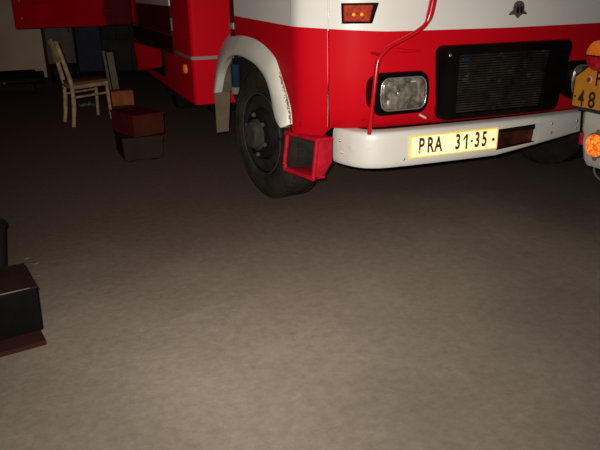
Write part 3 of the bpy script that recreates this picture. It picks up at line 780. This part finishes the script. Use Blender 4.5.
# tail locker door swung out at the far end
bm = bmesh.new()
box(bm, -1.43, -0.42, 5.62, 5.66, 0.792, 1.75, 0.008)
td = obj('tail_door', bm, M['red_door'], body)
for x, z in ((-1.345, 0.905), (-1.345, 1.09)):
    bm = bmesh.new(); lathe(bm, [(5.622, 0.012), (5.612, 0.010), (5.610, 0.003)], 'Y', 12, 0, (x, 0, z)); obj('rivet_glint', bm, M['alu'], td)
bm = bmesh.new(); tube(bm, [(-1.24, 5.617, 1.07), (-1.0, 5.617, 1.07)], 0.003, 6); obj('seam', bm, M['dark_red'], td)
bm = bmesh.new(); box(bm, -0.45, -0.34, 5.60, 5.68, 0.91, 0.99, 0.006); box(bm, -0.42, -0.37, 5.61, 5.67, 0.80, 1.7, 0.006); box(bm, -0.40, -0.365, 5.58, 5.62, 1.03, 1.06, 0.004); obj('hinge', bm, M['dark_red'], td)
bm = bmesh.new(); box(bm, -0.37, -0.12, 5.64, 5.70, 0.80, 1.75, 0.004); obj('hinge_shade_panel', bm, M['dark_red'], td)  # shadow beside the tail door put into a darker red
# dark underbody guards below the body
bm = bmesh.new(); box(bm, 0.05, 2*CX-0.05, 4.62, 4.66, 0.12, 0.34); obj('mud_guard', bm, M['matblack'], body)
bm = bmesh.new(); box(bm, 0.10, 0.5, 2.7, 3.4, 0.20, 0.34, 0.01); obj('tank', bm, M['matblack'], body)

# ------------------------------------------------------------------ trailer at the right edge
TL = thing('trailer', 'white-backed trailer with orange number plate and glowing amber lamp at the right edge', 'trailer', (2.1, -1.1, 0))
tx = 1.36
bm = bmesh.new()
# valance: swept profile, rounded at both ends and under the bottom
prof = [(tx+0.05, 0.292), (tx+0.012, 0.298), (tx, 0.322), (tx, 0.40), (tx+0.004, 0.455), (tx-0.004, 0.47), (tx-0.004, 0.56), (tx+0.006, 0.578), (tx+0.06, 0.58)]
rows = []
for y, back, cut in [(-0.195, 0.10, 0.03), (-0.19, 0.03, 0.02), (-0.20, 0.008, 0.008), (-0.222, 0.0, 0.0), (-0.6, 0, 0), (-1.1, 0, 0), (-1.6, 0, 0), (-1.98, 0, 0), (-2.0, 0.008, 0.008), (-2.01, 0.03, 0.02), (-2.005, 0.10, 0.03)]:
    rows.append([(x + back, y - (0.035*(0.47-z)/0.17 if (y > -0.3 and z < 0.47) else 0), z + (cut if z < 0.35 else 0)) for x, z in prof])
R_, fs = loft(bm, rows)
bm.faces.new(R_[0]); bm.faces.new(R_[-1])
val = obj('rear_valance', bm, M['trailer_white'], TL, smooth_angle=45)
bm = bmesh.new(); tube(bm, [(tx-0.004, -0.20, 0.46), (tx-0.004, -0.19, 0.575)], 0.005, 8); obj('valance_edge', bm, M['matblack'], val)
bm = bmesh.new(); box(bm, tx-0.006, tx+0.03, -0.212, -0.196, 0.395, 0.460, 0.005); obj('red_reflector', bm, M['red_lens'], val)
# round glowing amber lamp
bm = bmesh.new()
lathe(bm, [(tx+0.006, 0.064), (tx-0.010, 0.064), (tx-0.014, 0.058)], 'X', 40, 0, (0, -0.316, 0.415))
for dz in (0.070, -0.070): bmesh.ops.create_uvsphere(bm, u_segments=10, v_segments=6, radius=0.011, matrix=Matrix.Translation((tx-0.004, -0.316, 0.415+dz)))
lm = obj('amber_lamp', bm, M['pale_metal'], TL, smooth_angle=40)
bm = bmesh.new()
lathe(bm, [(tx-0.010, 0.057), (tx-0.022, 0.056), (tx-0.028, 0.045), (tx-0.031, 0.025), (tx-0.032, 0.003)], 'X', 40, 0, (0, -0.316, 0.415))
obj('lamp_lens', bm, M['glow'], lm, smooth_angle=50)
# orange plate, chamfered corners (drawn on the plane facing the camera side)
ya, yb = -0.122, -0.42
bm = bmesh.new()
pp = [(ya, 0.582), (ya, 0.738), (ya-0.088, 0.800), (yb, 0.800), (yb, 0.582)]
prism(bm, pp, 'X', tx-0.016, tx-0.010, 0.0015, mi=1)
pin = [(ya-0.010, 0.591), (ya-0.010, 0.733), (ya-0.091, 0.791), (yb+0.01, 0.791), (yb+0.01, 0.591)]
prism(bm, pin, 'X', tx-0.0175, tx-0.0155, mi=0)
pl2 = obj('licence_plate', bm, [M['plate_o'], M['ink_dark']], TL)
def on_p2(y, z): return frame((tx-0.0178, y, z), (0, -1, 0), (0, 0, 1))
for ch, y, z, h, sx in (('4', -0.187, 0.630, 0.112, 0.76), ('8', -0.258, 0.630, 0.112, 0.84), ('P', -0.285, 0.738, 0.100, 0.80)):
    bm = bmesh.new(); text_mesh(bm, ch, h, on_p2(y, z), sx=sx, depth=0.0006, bold=0.0022)
    obj('plate_character', bm, M['ink_dark'], pl2)
bm = bmesh.new(); box(bm, tx-0.0184, tx-0.0176, -0.150, -0.140, 0.634, 0.644); obj('plate_dash', bm, M['ink_dark'], pl2)
bm = bmesh.new(); lathe(bm, [(tx-0.0174, 0.0175), (tx-0.0186, 0.0175), (tx-0.0187, 0.003)], 'X', 24, 0, (0, -0.226, 0.730)); stk = obj('round_sticker', bm, M['sticker_w'], pl2)
bm = bmesh.new(); lathe(bm, [(tx-0.0188, 0.0125), (tx-0.0194, 0.0125), (tx-0.0195, 0.003)], 'X', 24, 0, (0, -0.226, 0.730)); obj('sticker_centre', bm, M['sticker'], pl2)
# plate bracket
bm = bmesh.new(); box(bm, tx-0.009, tx+0.02, -0.38, -0.16, 0.57, 0.79, 0.003); obj('plate_bracket', bm, M['trailer_dark'], TL)
# tail lamp: amber over red in a dark round housing
ly, lz, lr = -0.268, 0.850, 0.072
bm = bmesh.new(); lathe(bm, [(tx+0.06, lr+0.002), (tx-0.004, lr+0.004), (tx-0.010, lr)], 'X', 40, 0, (0, ly, lz)); tl = obj('tail_lamp', bm, M['matblack'], TL, smooth_angle=40)
def half(top):
    bm = bmesh.new(); n = 20; rows = []
    for x, r in ((tx-0.008, lr-0.002), (tx-0.034, lr-0.004), (tx-0.044, lr*0.82), (tx-0.049, lr*0.5), (tx-0.050, lr*0.05)):
        rows.append([(x, ly + r*math.cos(a), lz + (0.003 if top else -0.003) + (1 if top else -1)*r*math.sin(a)) for a in [PI*k/n for k in range(n+1)]])
    loft(bm, rows)
    f0 = [(tx-0.008, ly-lr, lz+(0.003 if top else -0.003)), (tx-0.05, ly, lz+(0.003 if top else -0.003)), (tx-0.008, ly+lr, lz+(0.003 if top else -0.003))]
    return bm
obj('amber_lens', half(True), M['amber'], tl, smooth_angle=50)
obj('red_lens', half(False), M['red_lens'], tl, smooth_angle=50)
bm = bmesh.new(); box(bm, tx-0.042, tx-0.008, ly-lr+0.004, ly+lr-0.004, lz-0.004, lz+0.004); obj('lens_divider', bm, M['matblack'], tl)
# dark body, wheels, hanging cable
bm = bmesh.new(); box(bm, tx+0.05, 3.0, -2.0, -0.255, 0.58, 1.45, 0.02); box(bm, tx+0.04, tx+0.07, -0.265, -0.225, 0.78, 1.45, 0.004); box(bm, tx+0.02, 3.6, -1.2, -1.0, 0.42, 0.56)
obj('trailer_body', bm, M['trailer_dark'], TL)
for y, rz in ((-0.30, PI), (-1.93, 0)):
    w = bpy.data.objects.new('wheel', None); C.objects.link(w); w.parent = TL; w.location = Vector((2.25, y, 0.328)) - Vector(TL['_w']); w.rotation_euler = (0, 0, rz + PI/2); w.scale = (0.85,)*3
    for ch in w1.children:
        c = ch.copy(); C.objects.link(c); c.parent = w
bm = bmesh.new(); tube(bm, smooth_path([(tx+0.04, -0.28, 0.31), (tx+0.03, -0.292, 0.272), (tx+0.03, -0.325, 0.244), (tx+0.03, -0.375, 0.236), (tx+0.04, -0.45, 0.26), (tx+0.05, -0.5, 0.31)], 5), 0.006, 8)
obj('hanging_cable', bm, M['cable'], TL, smooth_angle=60)

# ------------------------------------------------------------------ chair
CH = thing('wooden_chair', 'old worn wooden chair with bentwood back standing sideways under the red door', 'chair', (-0.85, 3.8, 0))
S = Vector
nr, fr_, nf, ff = S((-1.0, 3.57, 0)), S((-1.065, 3.89, 0)), S((-0.632, 3.83, 0)), S((-0.735, 4.13, 0))
zs = 0.375
snr, sfr, snf, sff = S((-0.972, 3.60, zs)), S((-1.03, 3.90, zs)), S((-0.645, 3.80, zs)), S((-0.72, 4.12, zs))
bnr, bfr = S((-1.055, 3.62, 0.765)), S((-1.10, 3.86, 0.775))
bm = bmesh.new()
sp_ = [(snr.x-.01, snr.y-.015), (snf.x+.012, snf.y-.012), (sff.x+.012, sff.y+.012), (sfr.x-.01, sfr.y+.012)]
prism(bm, sp_, 'Z', zs, zs+0.022, 0.006); obj('seat', bm, M['chairseat'], CH, smooth_angle=40)
bm = bmesh.new()
for a, b in ((snr, snf), (snf, sff), (sff, sfr), (sfr, snr)):
    tube(bm, [a - S((0, 0, .022)), b - S((0, 0, .022))], 0.020, 8, flat=1.0)
obj('seat_rail', bm, M['chairwood'], CH, smooth_angle=40)
def rear(foot, seat, top):
    bm = bmesh.new(); tube(bm, smooth_path([foot, foot.lerp(seat, .5) + S((.012, 0, 0)), seat, seat.lerp(top, .5) + S((.004, 0, 0)), top], 4), [0.018]*3 + [0.021]*8 + [0.020]*6, 10); return bm
obj('leg', rear(nr, snr, bnr), M['chairwood'], CH, smooth_angle=50); obj('leg', rear(fr_, sfr, bfr), M['chairwood'], CH, smooth_angle=50)
for f_, s_ in ((nf, snf), (ff, sff)):
    bm = bmesh.new(); tube(bm, [f_, f_.lerp(s_, .5), s_], [0.014, 0.017, 0.019], 10); obj('leg', bm, M['chairwood'], CH, smooth_angle=50)
bm = bmesh.new()
for a0, a1, t in ((nr, nf, 0.7), (fr_, ff, 0.7)):
    s0 = snr if a0 is nr else sfr; s1 = snf if a1 is nf else sff
    bm2 = bmesh.new(); tube(bm2, [a0.lerp(s0, t), a1.lerp(s1, t)], 0.0115, 8); obj('stretcher', bm2, M['chairwood'], CH, smooth_angle=50)
bm.free()
# curved backrest boards
def backboard(z0, z1, t0):
    bm = bmesh.new(); rows = []
    for k in range(9):
        t = k/8; bow = -0.045*math.sin(PI*t)
        a0, a1 = snr.lerp(bnr, (z0-zs)/(0.77-zs)), sfr.lerp(bfr, (z0-zs)/(0.77-zs))
        b0, b1 = snr.lerp(bnr, (z1-zs)/(0.77-zs)), sfr.lerp(bfr, (z1-zs)/(0.77-zs))
        p, q = a0.lerp(a1, t), b0.lerp(b1, t)
        rows.append([(p.x+bow-.008, p.y, p.z), (q.x+bow-.008, q.y, q.z), (q.x+bow+.008, q.y, q.z), (p.x+bow+.008, p.y, p.z)])
    R_, _ = loft(bm, rows, closed=True, smooth=False); bm.faces.new(R_[0]); bm.faces.new(R_[-1]); return bm
obj('backrest', backboard(0.58, 0.77, 0), M['chairwood'], CH, smooth_angle=40)

# ------------------------------------------------------------------ boxes on the floor
def rotbox(name, corner, yaw, w, d, z0, z1, mats, label, cat, bev=0.006, faces=None, group=None):
    bm = bmesh.new(); m = Matrix.Translation((corner[0], corner[1], 0)) @ Matrix.Rotation(math.radians(yaw), 4, 'Z')
    box(bm, 0, w, 0, d, z0, z1, bev, mtx=m)
    return bm, m
# grey-brown carton with the red-brown crate on top
base = (-0.58, 2.15, 0)
ct = thing('carton', 'grey-brown cardboard carton on the floor under the red-brown wooden box', 'box', base)
bm, m = rotbox('carton', (-0.725, 1.985), 2, 0.285, 0.42, 0.012, 0.165, None, '', '')
obj('carton_body', bm, M['carton'], ct)
bm = bmesh.new(); box(bm, -0.004, 0.289, -0.004, 0.424, 0.140, 0.180, 0.004, mtx=m); obj('carton_lid', bm, M['carton'], ct)
for x in (0.03, 0.20):
    for y in (0.02, 0.36):
        bm = bmesh.new(); box(bm, x, x+0.05, y, y+0.04, 0, 0.02, mtx=m); obj('foot', bm, M['matblack'], ct)
cr = thing('wooden_box', 'red-brown wooden box turned at an angle, stacked on the grey-brown carton', 'box', (-0.58, 2.15, 0.18))
bm, m = rotbox('b', (-0.637, 1.985), 20, 0.245, 0.36, 0.181, 0.331, None, '', '', 0.004)
for f in bm.faces:
    nl = f.normal
    if nl.x < -0.6: f.material_index = 1
obj('box_body', bm, [M['crate'], M['crate_side']], cr)
bm = bmesh.new(); box(bm, -0.003, 0.248, -0.003, 0.363, 0.322, 0.338, 0.003, mtx=m); obj('box_lid', bm, M['crate_side'], cr)
ob = thing('cardboard_box', 'small bright orange cardboard box on the floor right of the chair', 'box', (-0.43, 4.7, 0))
bm, m = rotbox('o', (-0.545, 4.58), 3, 0.235, 0.20, 0.0, 0.150, None, '', '', 0.004); obj('box_body', bm, M['orange'], ob)
bm = bmesh.new(); box(bm, 0.002, 0.233, 0.0, 0.10, 0.150, 0.158, 0.002, mtx=m); obj('box_flap', bm, M['orange'], ob)
bm = bmesh.new(); box(bm, 0.002, 0.233, 0.103, 0.20, 0.150, 0.156, 0.002, mtx=m); obj('box_flap', bm, M['orange'], ob)

# navy cabinet behind the chair, on a dark plinth
bc = thing('metal_cabinet', 'dark navy blue metal cabinet standing behind the wooden chair seat', 'cabinet', (-0.63, 6.2, 0))
bm = bmesh.new(); box(bm, -0.775, -0.475, 6.0, 6.4, 0.225, 1.6, 0.01); obj('cabinet_body', bm, M['bluecab'], bc)
bm = bmesh.new(); box(bm, -0.74, -0.485, 5.985, 6.002, 0.245, 1.57, 0.004); cd = obj('cabinet_door', bm, M['bluecab'], bc)
bm = bmesh.new(); tube(bm, [(-0.51, 5.975, 0.95), (-0.51, 5.975, 1.07)], 0.007, 8); obj('handle', bm, M['matblack'], cd)
bm = bmesh.new(); box(bm, -0.765, -0.485, 6.02, 6.38, 0.0, 0.225, 0.01); obj('plinth', bm, M['matblack'], bc)
# grey cabinet at the back
gc = thing('metal_cabinet', 'pale grey metal cabinet on a dark stand against the gate, left of the navy one', 'cabinet', (-0.95, 7.3, 0))
bm = bmesh.new(); box(bm, -1.12, -0.76, 7.0, 7.4, 0.25, 1.25, 0.008); obj('cabinet_body', bm, M['greycab'], gc)
bm = bmesh.new(); box(bm, -1.10, -0.78, 6.985, 7.0, 0.28, 1.22, 0.004); cd = obj('cabinet_door', bm, M['greycab'], gc)
bm = bmesh.new(); tube(bm, [(-0.81, 6.975, 0.66), (-0.81, 6.975, 0.76)], 0.007, 8); obj('handle', bm, M['matblack'], cd)
bm = bmesh.new(); box(bm, -1.13, -0.75, 6.98, 7.42, 0.20, 0.25, 0.004)
for x in (-1.11, -0.81):
    for y in (7.0, 7.36): box(bm, x, x+0.04, y, y+0.04, 0, 0.2)
obj('stand', bm, M['matblack'], gc)
# pale boards leaning beside the navy cabinet
pb = thing('leaning_board', 'narrow pale wooden board leaning upright right of the navy cabinet', 'board', (-0.46, 4.95, 0))
bm = bmesh.new(); m = frame((-0.458, 4.90, 0.002), (1, 0.1, 0), (-0.045, 0.33, 1))
box(bm, -0.028, 0.045, 0.0, 0.555, -0.012, 0.012, 0.003, mtx=m); obj('board', bm, M['plank'], pb)
bm = bmesh.new(); box(bm, -0.070, -0.042, 0.0, 0.575, -0.012, 0.012, 0.003, mtx=m); obj('batten', bm, M['plank'], pb)
bm = bmesh.new(); box(bm, -0.046, -0.026, 0.02, 0.10, -0.008, 0.008, mtx=m); obj('cleat', bm, M['matblack'], pb)
bm = bmesh.new(); box(bm, -0.046, -0.026, 0.45, 0.52, -0.008, 0.008, mtx=m); obj('cleat', bm, M['matblack'], pb)
# low dark cart by the pale wall
lc = thing('platform_cart', 'low black platform cart by the pale back wall at far left', 'cart', (-1.7, 6.2, 0))
bm = bmesh.new(); box(bm, -2.3, -1.20, 5.95, 6.7, 0.13, 0.20, 0.01); obj('deck', bm, M['cart'], lc)
bm = bmesh.new(); box(bm, -2.2, -1.30, 6.0, 6.6, 0.2, 0.235, 0.015); obj('mat', bm, M['matblack'], lc)
bm = bmesh.new(); tube(bm, [(-2.25, 5.94, 0.165), (-1.3, 5.94, 0.165)], 0.008, 8); obj('edge_bar', bm, M['trailer_dark'], lc)
for x in (-2.15, -1.35):
    for y in (6.05, 6.6):
        bm = bmesh.new(); lathe(bm, [(x-0.02, 0.05), (x-0.022, 0.065), (x+0.022, 0.065), (x+0.02, 0.05)], 'X', 20, 0, (0, y, 0.0655)); obj('castor', bm, M['rubber'], lc)
bm = bmesh.new(); lathe(bm, [(5.932, 0.012), (5.925, 0.010), (5.922, 0.003)], 'Y', 10, 0, (-1.66, 0, 0.15)); obj('rivet_glint', bm, M['alu'], lc)  # pale stud put in for a tiny highlight on the cart

# pale rag under the chair
bm = bmesh.new()
bmesh.ops.create_grid(bm, x_segments=14, y_segments=10, size=0.5)
for v in bm.verts:
    x, y = v.co.x, v.co.y
    a = 0.9 + 0.25*math.sin(9*x+2*y)
    v.co = Vector((x*0.17*a, y*0.14*a, 0.012 + 0.028*max(0, math.sin(11*x+4*y)*math.cos(8*y-5*x)) + 0.02*max(0, 0.4-abs(x))*abs(math.sin(17*y+3*x))))
bmesh.ops.translate(bm, verts=bm.verts, vec=Vector((-0.79, 4.78, 0)))
mn = min(v.co.z for v in bm.verts)
bmesh.ops.translate(bm, verts=bm.verts, vec=Vector((0, 0, 0.001-mn)))
tag(obj('rag', bm, M['rag'], origin=(-0.79, 4.78, 0), smooth_angle=60), 'crumpled pale grey rag on the floor under the wooden chair', 'cloth')

# ------------------------------------------------------------------ bottom left: board, black case, bin
YAW = 11
mC = Matrix.Translation((-1.303, -0.548, 0)) @ Matrix.Rotation(math.radians(YAW), 4, 'Z')
bm = bmesh.new(); box(bm, -0.62, 0, 0, 0.42, 0.0, 0.018, 0.003, mtx=mC)
tag(obj('flat_board', bm, M['board'], origin=(-1.6, -0.4, 0)), 'dark maroon flat board lying on the floor under the black case', 'board')
kc = thing('carrying_case', 'black boxy case with maroon lid on the maroon board at lower left', 'case', (-1.6, -0.3, 0.018))
bm = bmesh.new(); box(bm, -0.56, 0.010, 0.085, 0.335, 0.0182, 0.187, 0.006, mtx=mC); obj('case_body', bm, M['case'], kc)
bm = bmesh.new(); box(bm, -0.562, 0.012, 0.083, 0.337, 0.187, 0.196, 0.003, mtx=mC); lid = obj('case_lid', bm, M['case_lid'], kc)
bm = bmesh.new(); tube(bm, [mC @ Vector((-0.14, 0.083, 0.1945)), mC @ Vector((-0.015, 0.083, 0.1945))], 0.0018, 6); obj('metal_edge', bm, M['pale_metal'], lid)
bm = bmesh.new()
lathe(bm, [(0.0, 0.128), (0.004, 0.13), (0.19, 0.148), (0.196, 0.156), (0.204, 0.156), (0.206, 0.148), (0.19, 0.142), (0.012, 0.122)], 'Z', 40)
obn = obj('bin', bm, M['bin'], origin=(0, 0, 0), smooth_angle=40); obn.location = (-1.588, 0.28, 0)
tag(obn, 'round black-green open bin behind the black case at left edge', 'bin')
# pale paint flecks lying by the case
for k, (x, y, s) in enumerate([(-1.378, 0.345, 0.018), (-1.342, 0.265, 0.022), (-1.335, 0.11, 0.016)]):
    bm = bmesh.new(); n = 9
    pts = [(s*random.uniform(.5, 1.1)*math.cos(2*PI*q/n), s*random.uniform(.4, .9)*math.sin(2*PI*q/n)) for q in range(n)]
    prism(bm, pts, 'Z', 0.0, 0.004)
    o = obj('paint_flake', bm, M['litter'], origin=(0, 0, 0)); o.location = (x, y, 0)
    tag(o, ['pale flake on the floor farthest back beside the bin', 'pale flake on the floor between bin and case corner', 'small pale flake on the floor next to the black case'][k], 'litter', 'pale flakes beside the case')

# ------------------------------------------------------------------ light, world, camera
w = bpy.data.worlds.new('garage'); bpy.context.scene.world = w; w.use_nodes = True
w.node_tree.nodes['Background'].inputs[0].default_value = (0.9, 0.85, 0.8, 1); w.node_tree.nodes['Background'].inputs[1].default_value = 0.004

f_, cx_, cy_, cz_, yaw, pitch, roll = 649.06, -1.1745, -2.7697, 1.1808, .3626, .3501, -.0163
fw = Vector((math.sin(yaw)*math.cos(pitch), math.cos(yaw)*math.cos(pitch), -math.sin(pitch)))
rt = Vector((math.cos(yaw), -math.sin(yaw), 0)); upv = rt.cross(fw)
r2 = rt*math.cos(roll) + upv*math.sin(roll); u2 = -rt*math.sin(roll) + upv*math.cos(roll)
cam = bpy.data.cameras.new('camera'); co = bpy.data.objects.new('camera', cam); C.objects.link(co)
mw = Matrix((r2, u2, -fw)).transposed().to_4x4(); mw.translation = (cx_, cy_, cz_); co.matrix_world = mw
cam.sensor_width = 36; cam.lens = f_/600*36; cam.clip_start = 0.02
bpy.context.scene.camera = co

# on-camera flash
for nm, en, deg in (('camera_flash_wide', 310, 104), ('camera_flash_core', 285, 58)):
    sl = bpy.data.lights.new(nm, 'SPOT'); so_ = bpy.data.objects.new(nm, sl); C.objects.link(so_)
    sl.energy = en; sl.color = (1.0, 0.955, 0.875); sl.spot_size = math.radians(deg); sl.spot_blend = 1.0; sl.shadow_soft_size = 0.016
    aim = (fw + u2*0.10 - r2*(0.06 if deg < 80 else 0.03)).normalized()
    q = aim.to_track_quat('-Z', 'Y').to_matrix().to_4x4(); q.translation = Vector((cx_, cy_, cz_)) + u2*0.055 - r2*0.045 - fw*0.01; so_.matrix_world = q

for o in list(bpy.data.objects):
    if '_w' in o.keys(): del o['_w']
vs = bpy.context.scene.view_settings
vs.view_transform = 'Standard'; vs.look = 'None'; vs.exposure = 0; vs.gamma = 1
